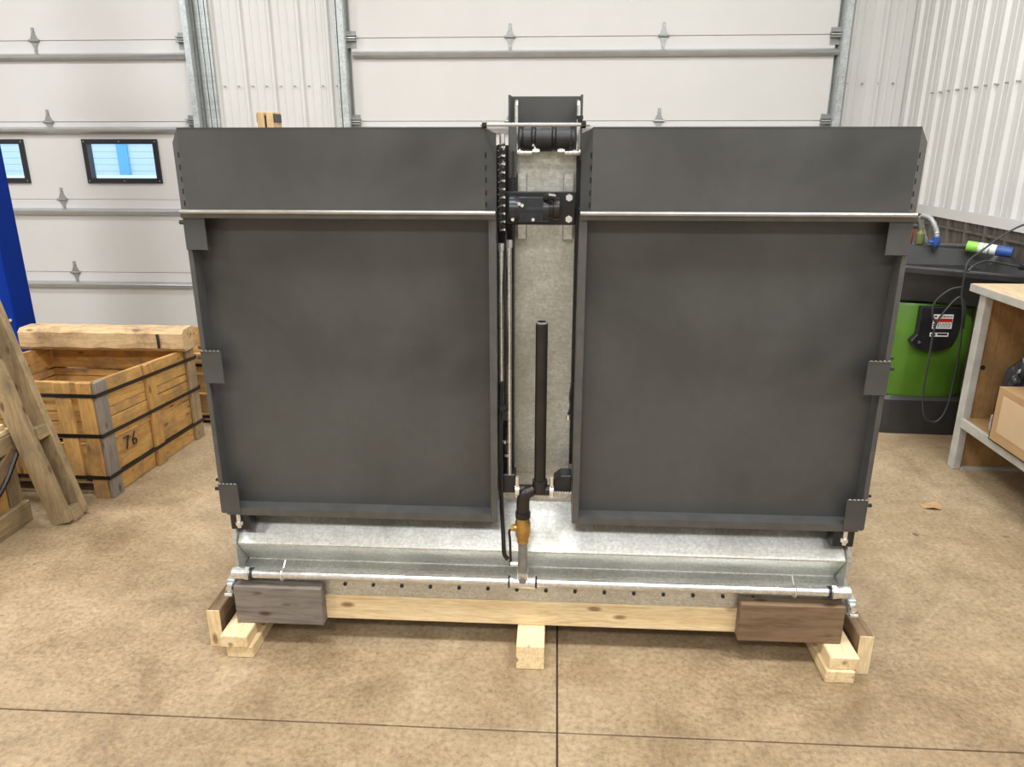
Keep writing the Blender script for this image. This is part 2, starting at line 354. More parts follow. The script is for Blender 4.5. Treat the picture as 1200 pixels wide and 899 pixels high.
def door(name, X, label, hx, wins):
    d = sempty(name, ((X[0] + X[1]) / 2, DY, 0), label, 'door')
    for k in range(6):
        z0, z1 = JZ[k] + .002, JZ[k + 1] - .002
        if k == 2 and wins:
            mb = MB(); cur = X[0]
            for a, e in wins:
                mb.box(cur, a, DY, DY + .05, z0, z1); mb.box(a, e, DY, DY + .05, z0, 1.325); mb.box(a, e, DY, DY + .05, 1.62, z1); cur = e
            mb.box(cur, X[1], DY, DY + .05, z0, z1); mb.build('door_section', 'door', d)
        else:
            box('door_section', 'door', (X[0], X[1], DY, DY + .05, z0, z1), d, 0.003)
        if k < 5: box('joint_light_stop', 'door', (X[0], X[1], DY + .012, DY + .046, z1 - .006, z1 + .010), d)  # added backing, keeps sky light from leaking through the joint
    for z in STZ:
        MB().prism([(DY, z - .026), (DY - .030, z - .024), (DY - .048, z - .008), (DY - .052, z + .006), (DY - .046, z + .014), (DY - .004, z + .026), (DY, z + .028)], X[0] + .02, X[1] + .03, 'x').build('strut', 'strut', d)
    for z in JZ[1:5]:
        for x in hx: hinge(x, z, d)
    for x in X: box('side_light_stop', 'door', (x - .06, x + .09, DY + .0505, YB + .0115, 0, DTOP), d)  # added fillers that block sky light past the door edges
    for x, s in ((X[0], -1), (X[1], 1)):               # end brackets with their rollers
        for z in JZ[1:5]:
            mb = MB().box(x - .045, x + .045, DY - .006, DY - .0005, z - .07, z + .05).box(x - .05, x + .05, DY - .05, DY - .006, z - .022, z - .014).box(x - .05, x + .05, DY - .05, DY - .006, z + .012, z + .02)
            br = mb.build('roller_bracket', 'hinge', d)
            MB().tube([(x - .05 * s, DY - .035, z), (x + .08 * s, DY - .035, z)], 0.007, 6).build('roller_stem', 'clip', br)
    for a, e in wins:
        z0, z1 = 1.325, 1.62; mb = MB(); w = .035
        for bx in ((a - w + .008, e + w - .008, DY - .018, DY + .052, z0 - w + .008, z0 + .012), (a - w + .008, e + w - .008, DY - .018, DY + .052, z1 - .012, z1 + w - .008),
                   (a - w + .008, a + .012, DY - .018, DY + .052, z0 + .012, z1 - .012), (e - .012, e + w - .008, DY - .018, DY + .052, z0 + .012, z1 - .012)): mb.box(*bx)
        fr = mb.build('window_frame', 'frame', d)
        box('pane', 'pane', (a + .01, e - .01, DY + .03, DY + .034, z0 + .01, z1 - .01), fr)
        s2 = MB()
        for x in (a - .01, (a + e) / 2, e + .01):
            for z in (z0 - .008, z1 + .008): s2.tube([(x, DY - .021, z), (x, DY - .017, z)], 0.005, 6)
        s2.build('frame_screws', 'screw', fr)
    return d
d1 = door('door_1', LD, 'white sectional overhead door with two small black framed windows, at left', [-5.33, -4.145], [(-6.13, -5.55), (-5.0, -4.42), (-3.865, -3.285)])
d2 = door('door_2', MD, 'white sectional overhead door without windows, straight behind the grey machine', [-0.372, 0.79], [])
def track(name, x, s, label, jamb):
    """vertical track of an overhead door: x is the door edge, s the side it lies on, jamb the width of the ribbed jamb cover"""
    t = sempty(name, (x + s * .05, DY, 0), label, 'trim')
    def bx(a, e): return (min(x + s * a, x + s * e), max(x + s * a, x + s * e))
    a, e = bx(0.0, 0.012); box('track_angle', 'galv', (a, e, DY - .075, YB, 0, 3.5), t)
    a, e = bx(0.012, 0.062); box('track_angle', 'galv', (a, e, DY - .005, DY + .002, 0, 3.5), t)
    mb = MB(); a, e = bx(0.006, 0.052); mb.box(a, e, DY - .085, DY - .080, 0, 3.6); a, e = bx(0.048, 0.053); mb.box(a, e, DY - .08, DY - .03, 0, 3.6)
    mb.build('roller_track', 'galv', t)
    for k in range(int(jamb / .022)):
        a, e = bx(0.066 + .022 * k, 0.084 + .022 * k); box('jamb_rib', 'galv', (a, e, DY + .02 - (.008 if k % 2 else 0), YB + .01, 0, 3.6), t)
    sm = MB()
    for k in range(30):
        z = .2 + k * .11; a, e = bx(0.022, 0.034); sm.box(a, e, DY - .0065, DY - .0045, z, z + .03)
    q = sm.build('slot_holes', 'frame', t); q['kind'] = 'stuff'
track('trim_3', LD[1] + .03, 1, 'galvanized vertical track beside the windowed door at left', 0.115)
track('trim_4', MD[0] - .02, -1, 'galvanized vertical track at left edge of the middle door', 0.05)
track('trim_5', MD[1] + .02, 1, 'galvanized vertical track at right edge of the middle door', 0.0)

# ---- outdoors seen through the small windows
struct(box('ground', 'snow', (-40, 40, YB + .3, 60, -0.4, -0.2)), 'snow covered ground outside the windows', 'ground')
ow = empty('trailer', (-12, 13.5, -0.2), 'pale blue wall with darker blue stripe outside the door window', 'building')
for k in range(24): box('siding_board', 'outwall', (-24, -2, 13.5, 13.6, 1.05 + k * .11, 1.05 + k * .11 + .106), ow)
box('wall', 'outwall', (-24, -2, 13.6, 16, -0.2, 3.3), ow)
box('stripe', 'outstripe', (-7.85, -7.66, 13.46, 13.5, 1.05, 3.2), ow)
MB().tube([(-6.95, 13.1, -.2), (-6.95, 13.1, 1.17)], .03, 6).build('post', 'frame', ow)
box('snow_bank', 'snow', (-24, -2, 13.2, 13.6, -0.2, 1.09), ow)

# ================================================================== THE MACHINE
mc = empty('steel_machine', (-0.05, 2.4, 0.178), 'large dark grey steel machine with two tray panels and galvanized base, on timber blocking', 'machine')
XA, XB = -1.035, 0.94
# galvanized lower trough and end plates
MB().prism([(2.095, .178), (2.095, .25), (2.170, .262), (2.098, .358), (2.215, .485), (2.235, .60), (2.235, .66), (2.72, .66), (2.72, .178)], XA + .012, XB - .012, 'x').build('trough', 'galv_body', mc, 0.003)
for x in (XA, XB - .012):
    MB().prism([(2.092, .178), (2.092, .36), (2.13, .48), (2.16, .62), (2.73, .62), (2.73, .178)], x, x + .012, 'x').build('end_plate', 'galv_body', mc)
hs = MB()
for k in range(15):
    x = -0.672 + k * 0.0945; MB().tube([(x, 2.0905, .222), (x, 2.096, .222)], 0.0062, 8).build('drain_hole', 'black', mc)
# centre column
box('back_body', 'galv_body', (XA + .03, XB - .03, 2.26, 2.70, .66, 1.46), mc, 0.004)
box('column_plate', 'galv_col', (-0.122, 0.058, 2.225, 2.262, .58, 1.585), mc, 0.002)
for x0, x1 in ((-.112, -.085), (.021, .050)): box('column_strap', 'galv_body', (x0, x1, 2.205, 2.225, 1.336, 1.522), mc, 0.002)
box('bay_shade', 'black', (-0.192, -0.1225, 2.205, 2.223, .60, 1.60), mc)  # black sheet stands in for the shade at the back of the bay
for x0, x1, y0 in ((-.124, -.119, 2.16), (.0575, .088, 2.21)): box('column_gap_shade', 'black', (x0, x1, y0, 2.262, .62, 1.585), mc)  # black strips paint the shade in the gaps beside the column
# trays
def tray(X0, X1, outer):
    s = -1 if outer == 'left' else 1
    t = box('tray_panel', 'steel', (X0 + .004, X1 - .004, 2.112, 2.118, .488, 1.43), mc)
    xo = X0 if s < 0 else X1; xi = X1 if s < 0 else X0       # outer and inner edge
    def bx(x, a, e): return (min(x + a, x + e), max(x + a, x + e))
    a, e = bx(xo, 0, -s * .014); box('outer_flange', 'steel_edge', (a, e, 2.062, 2.14, .487, 1.415), t, 0.002)
    a, e = bx(xi, 0, s * .020); mb = MB().box(a, e, 2.060, 2.066, .487, 1.415); a, e = bx(xi, 0, s * .005); mb.box(a, e, 2.066, 2.20, .487, 1.43)
    mb.build('inner_flange', 'steel_edge', t)
    b0, b1 = (X0 + .016, X1 - .021) if s < 0 else (X0 + .021, X1 - .016)
    MB().box(b0, b1, 2.060, 2.066, .484, .508).box(b0, b1, 2.066, 2.16, .484, .4875).box(b0, b1, 2.066, 2.111, .502, .508).build('bottom_flange', 'steel_edge', t)
    for z0, z1 in ((1.318, 1.415), (.922, 1.022), (.492, .592)):
        a, e = bx(xo, 0, -s * .062); tb = box('hinge_tab', 'steel', (a, e, 2.057, 2.0605, z0, z1), t, 0.001)
        mb = MB(); pz = z0 + .075
        mb.tube([(xo + s * .003, 2.075, pz), (xo + s * .018, 2.075, pz)], 0.006, 8)
        mb.build('hinge_pin', 'blackpipe', tb, smooth=True)
        MB().tube([(xo - s * .002, 2.075, z1 + .006), (xo + s * .012, 2.075, z1 + .006)], 0.005, 8).build('hinge_pin', 'blackpipe', tb, smooth=True)
        mb = MB()
        for k in range(5): mb.tube([(a + .004 + k * .012, 2.056, z1 + .001), (a + .010 + k * .012, 2.056, z1 + .001)], 0.0022, 6)
        mb.build('weld_bead', 'steel_hem', tb)
    # upper sheet with folded sides and a rolled lower hem
    zb, zt = 1.425, 1.642
    so = xo - s * .022; si = xi + s * .028
    a, e = min(so, si), max(so, si)
    up = box('upper_sheet', 'steel', (a, e, 2.046, 2.052, zb, zt), t)
    y0, y1 = 2.046, 2.085
    def fold(xa, xb, zt2, nm):
        q = [(xa, y0, zb), (xb, y1, zb), (xb, y1 + .006, zb), (xa, y0 + .006, zb), (xa, y0, zt), (xb, y1, zt2), (xb, y1 + .006, zt2), (xa, y0 + .006, zt)]
        MB().hexa(q).build(nm, 'steel', up)
    fold(so, xo + s * .014, zt - .035, 'side_fold'); fold(si, xi, zt - .012, 'side_fold')
    for xa, xb in ((so, xo + s * .014), (si, xi)):
        mb = MB(); zz = zb + .015
        while zz < zt - .05:
            xm = xa + (xb - xa) * .15; mb.tube([(xm, y0 + .002, zz), (xm, y0 + .002, zz + .014)], 0.0016, 6); zz += .032
        mb.build('weld_stitch', 'blackpipe', up)
    MB().prism([(2.05 + .2, zt - .004), (2.046, zt - .001), (2.046, zt + .003), (2.05 + .2, zt)], a, e, 'x').build('top_fold', 'steel', up)
    MB().tube([(min(xo, xi) - .0, 2.047, zb), (max(xo, xi), 2.047, zb)], 0.0062, 12).build('rolled_hem', 'steel_hem', up, smooth=True)
    MB().prism([(2.047, zb - .002), (2.050, zb - .018), (2.112, zb - .018), (2.112, zb - .002)], min(xo, xi), max(xo, xi), 'x').build('hem_lip', 'steel_edge', up)
    # corner stop under the tray
    a, e = bx(xo, -s * .012, -s * .075)
    bk = box('corner_bracket', 'black', (a, e, 2.085, 2.135, .418, .480), mc, 0.002)
    xm = (a + e) / 2
    MB().tube([(xm, 2.078, .43), (xm, 2.078, .486)], 0.007, 8).tube([(xm, 2.078, .44), (xm, 2.078, .452)], 0.012, 6).build('stop_bolt', 'clip', bk)
    return t
tray(-1.040, -0.163, 'left'); tray(0.066, 0.946, 'right')
# tie rod over the gap
tr_ = MB().tube([(-.200, 2.045, 1.651), (.085, 2.045, 1.651)], 0.0048, 8).build('tie_rod', 'strut', mc, smooth=True)
for x in (-.190, .068): MB().tube([(x - .006, 2.045, 1.651), (x + .006, 2.045, 1.651)], 0.0095, 6).build('rod_nut', 'blackpipe', tr_)
MB().tube([(.058, 2.05, 1.652), (.058, 2.05, 1.672)], 0.006, 8).tube([(.058, 2.05, 1.664), (.058, 2.05, 1.673)], 0.009, 8).build('rod_knob', 'rubber', tr_)
# head box above the column
hp = MB().box(-.137, .070, 2.275, 2.281, 1.585, 1.733).build('head_plate', 'steel', mc)
for x0, x1 in ((-.137, -.131), (.064, .070)): box('head_cheek', 'steel', (x0, x1, 2.20, 2.275, 1.56, 1.733), hp)
for x in (-.114, .058):
    MB().tube([(x, 2.19, 1.585), (x, 2.19, 1.705)], 0.0055, 8).tube([(x, 2.19, 1.703), (x, 2.196, 1.712), (x, 2.21, 1.716)], 0.0055, 8).build('guide_post', 'pipe', hp, smooth=True)
box('side_bar', 'steel_edge', (-.134, -.112, 2.17, 2.18, 1.51, 1.65), mc, 0.002)
box('side_bar', 'black', (-.134, -.110, 2.172, 2.182, 1.455, 1.51), mc)
bx_ = [(-.098, -.068), (-.063, -.011), (-.006, .042)]
rl = MB().tube([(-.104, 2.20, 1.617), (.048, 2.20, 1.617)], 0.026, 16).build('roller', 'rubber', mc, smooth=True)
for x0, x1 in bx_:
    MB().tube([(x0, 2.20, 1.617), (x0 + .005, 2.20, 1.617), (x1 - .005, 2.20, 1.617), (x1, 2.20, 1.617)], [.028, .034, .034, .028], 18).build('roller_ring', 'rubber', rl, smooth=True)
for x0, x1 in ((-.114, -.069), (.022, .066)): MB().tube([(x0, 2.195, 1.580), (x1, 2.195, 1.580)], 0.0095, 12).build('shaft_stub', 'pipe', mc, smooth=True)
for x in (-.058, .012):
    MB().box(x - .017, x + .017, 2.178, 2.184, 1.597, 1.603).box(x - .006, x + .006, 2.178, 2.186, 1.580, 1.600).box(x - .010, x + .010, 2.175, 2.186, 1.582, 1.589).build('roller_clip', 'white', mc)
# drive motor on its black plate
mp_ = MB().box(-.158, .056, 2.150, 2.162, 1.384, 1.476).build('motor_plate', 'black', mc, 0.003)
MB().tube([(-.124, 2.118, 1.430), (-.020, 2.118, 1.430)], [.034, .034], 18).tube([(-.128, 2.118, 1.43), (-.112, 2.118, 1.43)], .037, 18).box(-.10, -.035, 2.085, 2.15, 1.400, 1.462).build('motor', 'motor', mp_, 0.0, True)
MB().tube([(-.020, 2.118, 1.432), (-.008, 2.118, 1.432), (-.006, 2.118, 1.432), (.010, 2.118, 1.432)], [.026, .026, .031, .031], 18).build('coupling', 'blackpipe', mp_, smooth=True)
MB().tube([(-.030, 2.095, 1.462), (-.018, 2.085, 1.468), (-.004, 2.09, 1.465)], .009, 8).build('motor_elbow', 'blackpipe', mp_, smooth=True)
for x, z in ((.037, 1.460), (.037, 1.401)):
    mb = MB().tube([(x, 2.142, z), (x, 2.150, z)], .0105, 6).tube([(x, 2.136, z), (x, 2.144, z)], .005, 8); mb.build('bolt', 'clip', mp_)
for x, z in ((-.100, 1.447), (-.092, 1.443), (-.118, 1.405), (-.062, 1.405)):
    MB().tube([(x, 2.078, z), (x, 2.088, z)], .005, 6).build('cap_screw', 'clip', mp_)
# chain and hoses in the narrow bay left of the column
ch = MB(); z = 1.37
while z < 1.60:
    ch.box(-.157, -.147, 2.105, 2.111, z, z + .014).tube([(-.160, 2.112, z + .015), (-.140, 2.112, z + .015)], .0036, 6).box(-.146, -.140, 2.105, 2.111, z + .006, z + .02); z += .0165
ch.build('drive_chain', 'blackpipe', mc)
cp_ = MB(); z = 1.372
while z < 1.60: cp_.tube([(-.155, 2.108, z), (-.147, 2.102, z + .004)], .0032, 6).box(-.144, -.140, 2.103, 2.106, z, z + .006); z += .022
q = cp_.build('chain_pins', 'clip', mc); q['kind'] = 'stuff'
MB().tube([(-.150, 2.13, 1.54), (-.150, 2.13, 1.63)], .008, 10).build('chain_tensioner', 'pipe', mc, smooth=True)
for x, z0, z1 in ((-.1525, .86, 1.325), (-.1295, .61, 1.335)):
    st = MB().tube([(x, 2.108, z0), (x, 2.108, z1)], .0075, 12).build('steel_tube', 'pipe', mc, smooth=True)
    MB().tube([(x, 2.108, z1 - .010), (x, 2.108, z1 + .012)], .0098, 8).build('tube_fitting', 'clip', st)
def hose(pts, r, m='rubber', nm='hydraulic_hose'): return MB().tube(smoothpath(pts), r, 8).build(nm, m, mc, smooth=True)
hose([(-.149, 2.13, 1.36), (-.146, 2.125, 1.25), (-.150, 2.12, 1.15), (-.143, 2.12, 1.0), (-.148, 2.12, .85), (-.142, 2.12, .70), (-.138, 2.12, .60)], .0048)
hose([(-.140, 2.12, 1.37), (-.142, 2.10, 1.2), (-.137, 2.095, 1.05), (-.140, 2.10, .9), (-.138, 2.12, .75), (-.136, 2.13, .60)], .0042)
hose([(-.142, 2.15, 1.3), (-.146, 2.14, 1.1), (-.139, 2.14, .95), (-.143, 2.14, .80), (-.150, 2.12, .66), (-.146, 2.12, .6)], .0042)
hose([(-.153, 2.10, .93), (-.157, 2.085, .80), (-.156, 2.08, .60), (-.150, 2.08, .42), (-.147, 2.075, .365), (-.135, 2.07, .345)], .0042)
hose([(-.148, 2.10, .93), (-.151, 2.085, .78), (-.151, 2.075, .60), (-.144, 2.07, .44), (-.141, 2.07, .37), (-.130, 2.07, .352)], .0036)
MB().tube([(-.152, 2.09, .86), (-.151, 2.09, .845)], .013, 10).tube([(-.146, 2.10, .84), (-.146, 2.10, .81)], .011, 10).build('hose_clamp', 'rubber', mc)
fv = MB().tube([(-.142, 2.12, .78), (-.142, 2.12, .74)], .009, 8).tube([(-.142, 2.12, .745), (-.142, 2.12, .70)], .013, 8).tube([(-.138, 2.12, .70), (-.138, 2.12, .66)], .010, 8).build('hose_valve', 'blackpipe', mc)
MB().tube([(-.150, 2.105, .735), (-.142, 2.100, .735)], .006, 6).build('valve_screw', 'clip', fv)
MB().tube([(-.142, 2.105, .69), (-.136, 2.100, .69)], .005, 6).build('valve_screw', 'clip', fv)
hose([(.058, 2.10, .93), (.053, 2.09, .89), (.055, 2.09, .86), (.049, 2.085, .835)], .0045, 'rubber', 'loose_cable')
MB().tube([(.047, 2.085, .832), (.047, 2.085, .820)], .006, 6).build('cable_end', 'clip', mc)
# black standpipe, manifold and brass valve
sp_ = MB().tube([(-.034, 2.075, .60), (-.034, 2.075, 1.118)], .0175, 18, False).tube([(-.034, 2.075, 1.118), (-.034, 2.075, .9)], .0135, 18, False).build('standpipe', 'blackpipe', mc, smooth=True)
MB().tube([(-.034, 2.075, 1.115), (-.034, 2.075, 1.120), (-.034, 2.075, 1.1205)], [.0178, .0178, .0135], 18, False).build('pipe_rim', 'graypipe', sp_, smooth=True)
mf = MB().tube([(-.105, 2.075, .590), (.010, 2.075, .590)], .017, 16).tube([(-.034, 2.075, .586), (-.034, 2.075, .625)], .023, 16).build('manifold', 'blackpipe', mc, smooth=True)
for x in (-.103, .002): 
    c_ = MB().tube([(x - .006, 2.075, .590), (x + .006, 2.075, .590)], .023, 16).build('pipe_clamp', 'clip', mf, smooth=True)
    MB().tube([(x, 2.06, .612), (x, 2.06, .640)], .006, 8).build('clamp_bolt', 'clip', c_)
box('manifold_bracket', 'black', (-.158, -.110, 2.10, 2.16, .565, .628), mc, 0.003)
MB().prism([(.008, .565), (.008, .61), (.030, .628), (.063, .628), (.063, .572)], 2.10, 2.16, 'y').build('manifold_bracket', 'black', mc, 0.003)
cb = MB()
for k in range(7): cb.tube([(.010 + .008 * k, 2.09, .576 + (.004 if k % 2 else 0)), (.015 + .008 * k, 2.09, .576)], .004, 6)
cb.build('bracket_chain', 'clip', mc)
el = MB().tube(smoothpath([(-.060, 2.07, .590), (-.076, 2.062, .583), (-.084, 2.06, .562), (-.085, 2.06, .515)]), .020, 16).tube([(-.085, 2.06, .522), (-.085, 2.06, .504)], .0235, 16).build('elbow', 'blackpipe', mc, smooth=True)
bv = MB().tube([(-.085, 2.06, .504), (-.085, 2.06, .496), (-.085, 2.06, .486), (-.085, 2.06, .445), (-.085, 2.06, .430), (-.085, 2.06, .418)], [.019, .021, .024, .024, .019, .019], 14).tube([(-.085, 2.06, .470), (-.118, 2.052, .470)], .011, 10).build('brass_valve', 'brass', mc, smooth=True)
MB().tube(smoothpath([(-.115, 2.045, .470), (-.126, 2.042, .464), (-.124, 2.042, .43), (-.122, 2.042, .36), (-.122, 2.042, .345)]), .0042, 8).build('valve_lever', 'blackpipe', bv, smooth=True)
MB().tube([(-.112, 2.045, .478), (-.122, 2.043, .472)], .008, 8).build('lever_nut', 'brass', bv)
MB().tube([(-.122, 2.043, .350), (-.100, 2.043, .350)], .008, 10).build('lever_grip', 'clip', bv, smooth=True)
MB().tube([(-.085, 2.06, .42), (-.085, 2.06, .275)], .0145, 14).build('drop_pipe', 'graypipe', mc, smooth=True)
# galvanized header pipe
hd = MB().tube([(-1.02, 2.068, .268), (.925, 2.068, .268)], .0150, 18).build('header_pipe', 'pipe', mc, smooth=True)
MB().tube([(-.120, 2.068, .268), (-.050, 2.068, .268)], .0205, 18).tube([(-.085, 2.068, .268), (-.085, 2.064, .312)], .0195, 16).tube([(-.125, 2.068, .268), (-.115, 2.068, .268)], .0225, 18).tube([(-.055, 2.068, .268), (-.045, 2.068, .268)], .0225, 18).build('tee', 'pipe', hd, smooth=True)
for x, s in ((-1.02, 1), (.925, -1)):
    MB().tube([(x - s * .012, 2.068, .268), (x + s * .040, 2.068, .268)], .0205, 16).tube([(x + s * .030, 2.068, .268), (x + s * .044, 2.068, .268)], .0235, 6).build('union', 'pipe', hd, smooth=True)
    MB().tube([(x + s * .046, 2.068, .268), (x + s * .054, 2.068, .268)], .0185, 12).build('dark_ring', 'rubber', hd)
for x in (-.128, -.042): MB().tube([(x - .003, 2.068, .268), (x + .003, 2.068, .268)], .0195, 14).build('dark_ring', 'rubber', hd)  # dark rings marking the collar edges of the tee
for x in (-.868, .768):
    MB().tube([(x, 2.10, .300)] + arc((x, 2.068, .268), .0195, 60, 250, 10, 'yz') + [(x, 2.10, .236)], .0032, 6).build('u_bolt', 'clip', hd, smooth=True)
for x, s in ((XA - .014, -1), (XB + .014, 1)):
    bb = MB().box(x - .014, x + .014, 2.075, 2.14, .180, .236).box(x - .012, x + .010, 2.065, 2.08, .188, .228).build('foot_lug', 'galv', mc, 0.003)
    MB().tube([(x, 2.055, .214), (x, 2.07, .214)], .011, 6).tube([(x - .012 , 2.05, .196), (x + .012, 2.05, .196)], .006, 8).build('lug_bolt', 'clip', bb)

# ================================================================== TIMBER BLOCKING UNDER THE MACHINE
G = 'timbers propping up the grey machine'
tag(box('timber_beam', 'pine_x', (-1.00, 0.90, 2.092, 2.130, .089, .178), None, 0.003), 'long pale pine beam lying under the front of the grey machine', 'lumber', G)
tag(box('timber_board', 'grey_x', (-1.032, -0.740, 2.050, 2.091, .0895, .229), None, 0.003), 'weathered grey board against left end of pale pine beam', 'lumber', G)
tag(box('timber_board', 'brown_x', (0.604, 0.928, 2.049, 2.090, .0895, .226), None, 0.003), 'weathered brown board against right end of pale pine beam', 'lumber', G)
tag(box('timber_block', 'pine_y', (-0.101, -0.012, 1.984, 2.70, 0, .088), None, 0.003), 'single square pine block under the middle of the beam', 'lumber', G)
def endboard(x0, x1, y0, label):
    o = tag(box('timber_board', 'brown_y', (x0, x1, y0 + .002, 2.75, 0, .140), None, 0.003), label, 'lumber', G)
    e = box('end_grain', 'pine_z', (x0 + .001, x1 - .001, y0, y0 + .003, 0.001, .139), o); e['label'] = 'pale sawn end of the board'
endboard(-1.128, -1.084, 2.040, 'board standing on edge outside the left stacked blocks, pale sawn end')
endboard(0.972, 1.016, 2.024, 'board standing on edge outside the right stacked blocks, pale sawn end')
for sx, z, dx, y0, lb in ((-1.062, 0, .012, 1.988, 'lower pine block of the left stack under the machine'), (-1.062, .0445, 0, 1.980, 'upper pine block of the left stack under the machine'),
                          (.875, 0, -.010, 1.976, 'lower pine block of the right stack under the machine'), (.875, .0445, 0, 1.984, 'upper pine block of the right stack under the machine')):
    tag(box('timber_block', 'pine_y', (sx + dx, sx + dx + .089, y0, 2.70, z, z + .0443), None, 0.003), lb, 'lumber', G)

# ================================================================== LEFT: CRATES, LOG, LEANING FRAME, BLUE POST
def lerp(a, b, t): return a + (b - a) * t
def crate(name, P, h0, h1, tiers, cleats, label, mats, bands=(), skid=0.0, mark=None):
    """P: floor corners front-right, back-right, back-left, front-left (counter-clockwise seen from above); h0/h1: height at the front and the back"""
    P = [Vector((*p, 0)) for p in P]; c = sum(P, Vector()) / 4
    t = empty(name, c, label, 'crate')
    H = [h0, h1, h1, h0]; th = .020
    for si in range(4):
        a, b = P[si], P[(si + 1) % 4]; ha, hb = H[si], H[(si + 1) % 4]
        d = (b - a).normalized(); n = Vector((d.y, -d.x, 0))        # outward
        ax = 'y' if abs(d.y) > abs(d.x) else 'x'
        for (f0, f1) in tiers:
            if si == 3 and f1 < 0.2: continue                        # open skid gap at the front
            q = []
            jt = random.uniform(-.003, .003)
            for f in (f0 + .004, f1 - .004):
                for p, h, k in ((a, ha, 0), (b, hb, 0)): q.append((p, h, f))
            p8 = []
            for f in (f0 + .004, f1 - .004):
                pa = a + d * .012; pb = b - d * .012
                p8 += [pa + n * jt + Vector((0, 0, ha * f)), pb + n * jt + Vector((0, 0, hb * f)), pb - n * (th - jt) + Vector((0, 0, hb * f)), pa - n * (th - jt) + Vector((0, 0, ha * f))]
            MB().hexa(p8).build('board', mats[0] + '_' + ax, t, 0.002)
        for f, w, mt in cleats[si]:
            p = lerp(a, b, f); h = lerp(ha, hb, f); s0 = skid if si == 3 and 0.06 < f < 0.94 else 0.0
            k0 = p - d * w / 2; k1 = p + d * w / 2
            MB().hexa([k0 + n * .020 + Vector((0, 0, s0)), k1 + n * .020 + Vector((0, 0, s0)), k1 + n * .002 + Vector((0, 0, s0)), k0 + n * .002 + Vector((0, 0, s0)),
                       k0 + n * .020 + Vector((0, 0, h)), k1 + n * .020 + Vector((0, 0, h)), k1 + n * .002 + Vector((0, 0, h)), k0 + n * .002 + Vector((0, 0, h))]).build('cleat', mt, t, 0.002)
    # floor boards
    for k in range(5):
        y0, y1 = k / 5 + .01, (k + 1) / 5 - .01
        A = lerp(P[0], P[1], y0); B = lerp(P[0], P[1], y1); Cc = lerp(P[3], P[2], y1); D = lerp(P[3], P[2], y0); z0 = .10 if skid else .02
        i = Vector((-.03, 0, 0)); 
        MB().hexa([A + i + Vector((0, 0, z0)), B + i + Vector((0, 0, z0)), Cc - i + Vector((0, 0, z0)), D - i + Vector((0, 0, z0)), A + i + Vector((0, 0, z0 + .02)), B + i + Vector((0, 0, z0 + .02)), Cc - i + Vector((0, 0, z0 + .02)), D - i + Vector((0, 0, z0 + .02))]).build('floor_board', mats[0] + '_x', t)
    for z in bands:                                                  # steel bands right round
        mb = MB()
        for si in range(4):
            a, b = P[si], P[(si + 1) % 4]; ha, hb = H[si], H[(si + 1) % 4]; d = (b - a).normalized(); n = Vector((d.y, -d.x, 0))
            a2 = a - d * .022 + n * .0215 + Vector((0, 0, z * ha)); b2 = b + d * .022 + n * .0215 + Vector((0, 0, z * hb)); w = Vector((0, 0, .009))
            mb.hexa([a2 - w, b2 - w, b2 - w + n * .0025, a2 - w + n * .0025, a2 + w, b2 + w, b2 + w + n * .0025, a2 + w + n * .0025])
        mb.build('steel_band', 'band', t)
    return t
CP = [(-2.090, 3.095), (-2.025, 3.885), (-2.86, 3.93), (-2.87, 3.105)]
cl = [(0.035, .075, 'grey_z'), (0.5, .07, 'crate_z'), (0.965, .075, 'old_z')]
clf = [(0.05, .06, 'crate_z'), (0.5, .07, 'crate_z'), (0.82, .075, 'crate_z'), (0.955, .07, 'crate_z')]
cr = crate('wooden_crate', CP, .575, .525, [(0, .165), (.185, .46), (.475, .66), (.665, .74), (.75, 1.0)], [cl, cl, cl, clf],
           'large open wooden crate with black steel bands, rough timber across its back', ('crate', ), (.895, .555, .19), .09)
def strokes(name, parent, org, ux, uz, n, lines, r=.0035):
    mb = MB(); org = Vector(org); ux = Vector(ux); uz = Vector(uz); n = Vector(n)
    for L in lines: mb.tube([org + ux * p[0] + uz * p[1] + n * .001 for p in L], r, 6)
    return mb.build(name, 'ink', parent)
SEVEN = [(0, .06), (.035, .064), (.012, 0)]; SIX = [(.085, .066), (.062, .03), (.066, .004), (.085, .002), (.092, .022), (.078, .032), (.062, .022)]
dr = (Vector((*CP[1], 0)) - Vector((*CP[0], 0))).normalized()
strokes('marking', cr, Vector((*CP[0], .185)) + dr * .14 + Vector((.004, 0, 0)), dr, (0, 0, 1), (1, -.08, 0), [SEVEN, SIX])
strokes('marking', cr, (-2.335, 3.099, .165), (1, 0, 0), (0, 0, 1), (0, -1, 0), [SEVEN, SIX], .003)
box('slot', 'band', (-2.30, -2.20, 3.094, 3.0995, .285, .297), cr)
# rough squared timber across the crate's back walls
def rough_timber(name, a, b, w, h, mat, label, cat, parent_bevel=.008):
    a = Vector(a); b = Vector(b); mb = MB(); n = 14; d = (b - a).normalized(); k = Vector((-d.y, d.x, 0))
    rings = []
    for i in range(n + 1):
        p = lerp(a, b, i / n); r0 = len(mb.v)
        for (u, v_) in ((-1, -.7), (-.75, -1), (.75, -1), (1, -.7), (1, .7), (.7, 1), (-.7, 1), (-1, .65)):
            g = random.uniform(.93, 1.04); low = v_ <= -1
            mb.v.append(p + k * (u * w / 2 * g) + Vector((0, 0, v_ * h / 2 * (1.0 if low else g))))
        rings.append(r0)
    for i in range(n):
        for j in range(8): mb.f.append([rings[i] + j, rings[i] + (j + 1) % 8, rings[i + 1] + (j + 1) % 8, rings[i + 1] + j])
    mb.f.append([rings[0] + j for j in range(8)]); mb.f.append([rings[-1] + j for j in range(8)])
    return tag(mb.build(name, mat, None), label, cat)
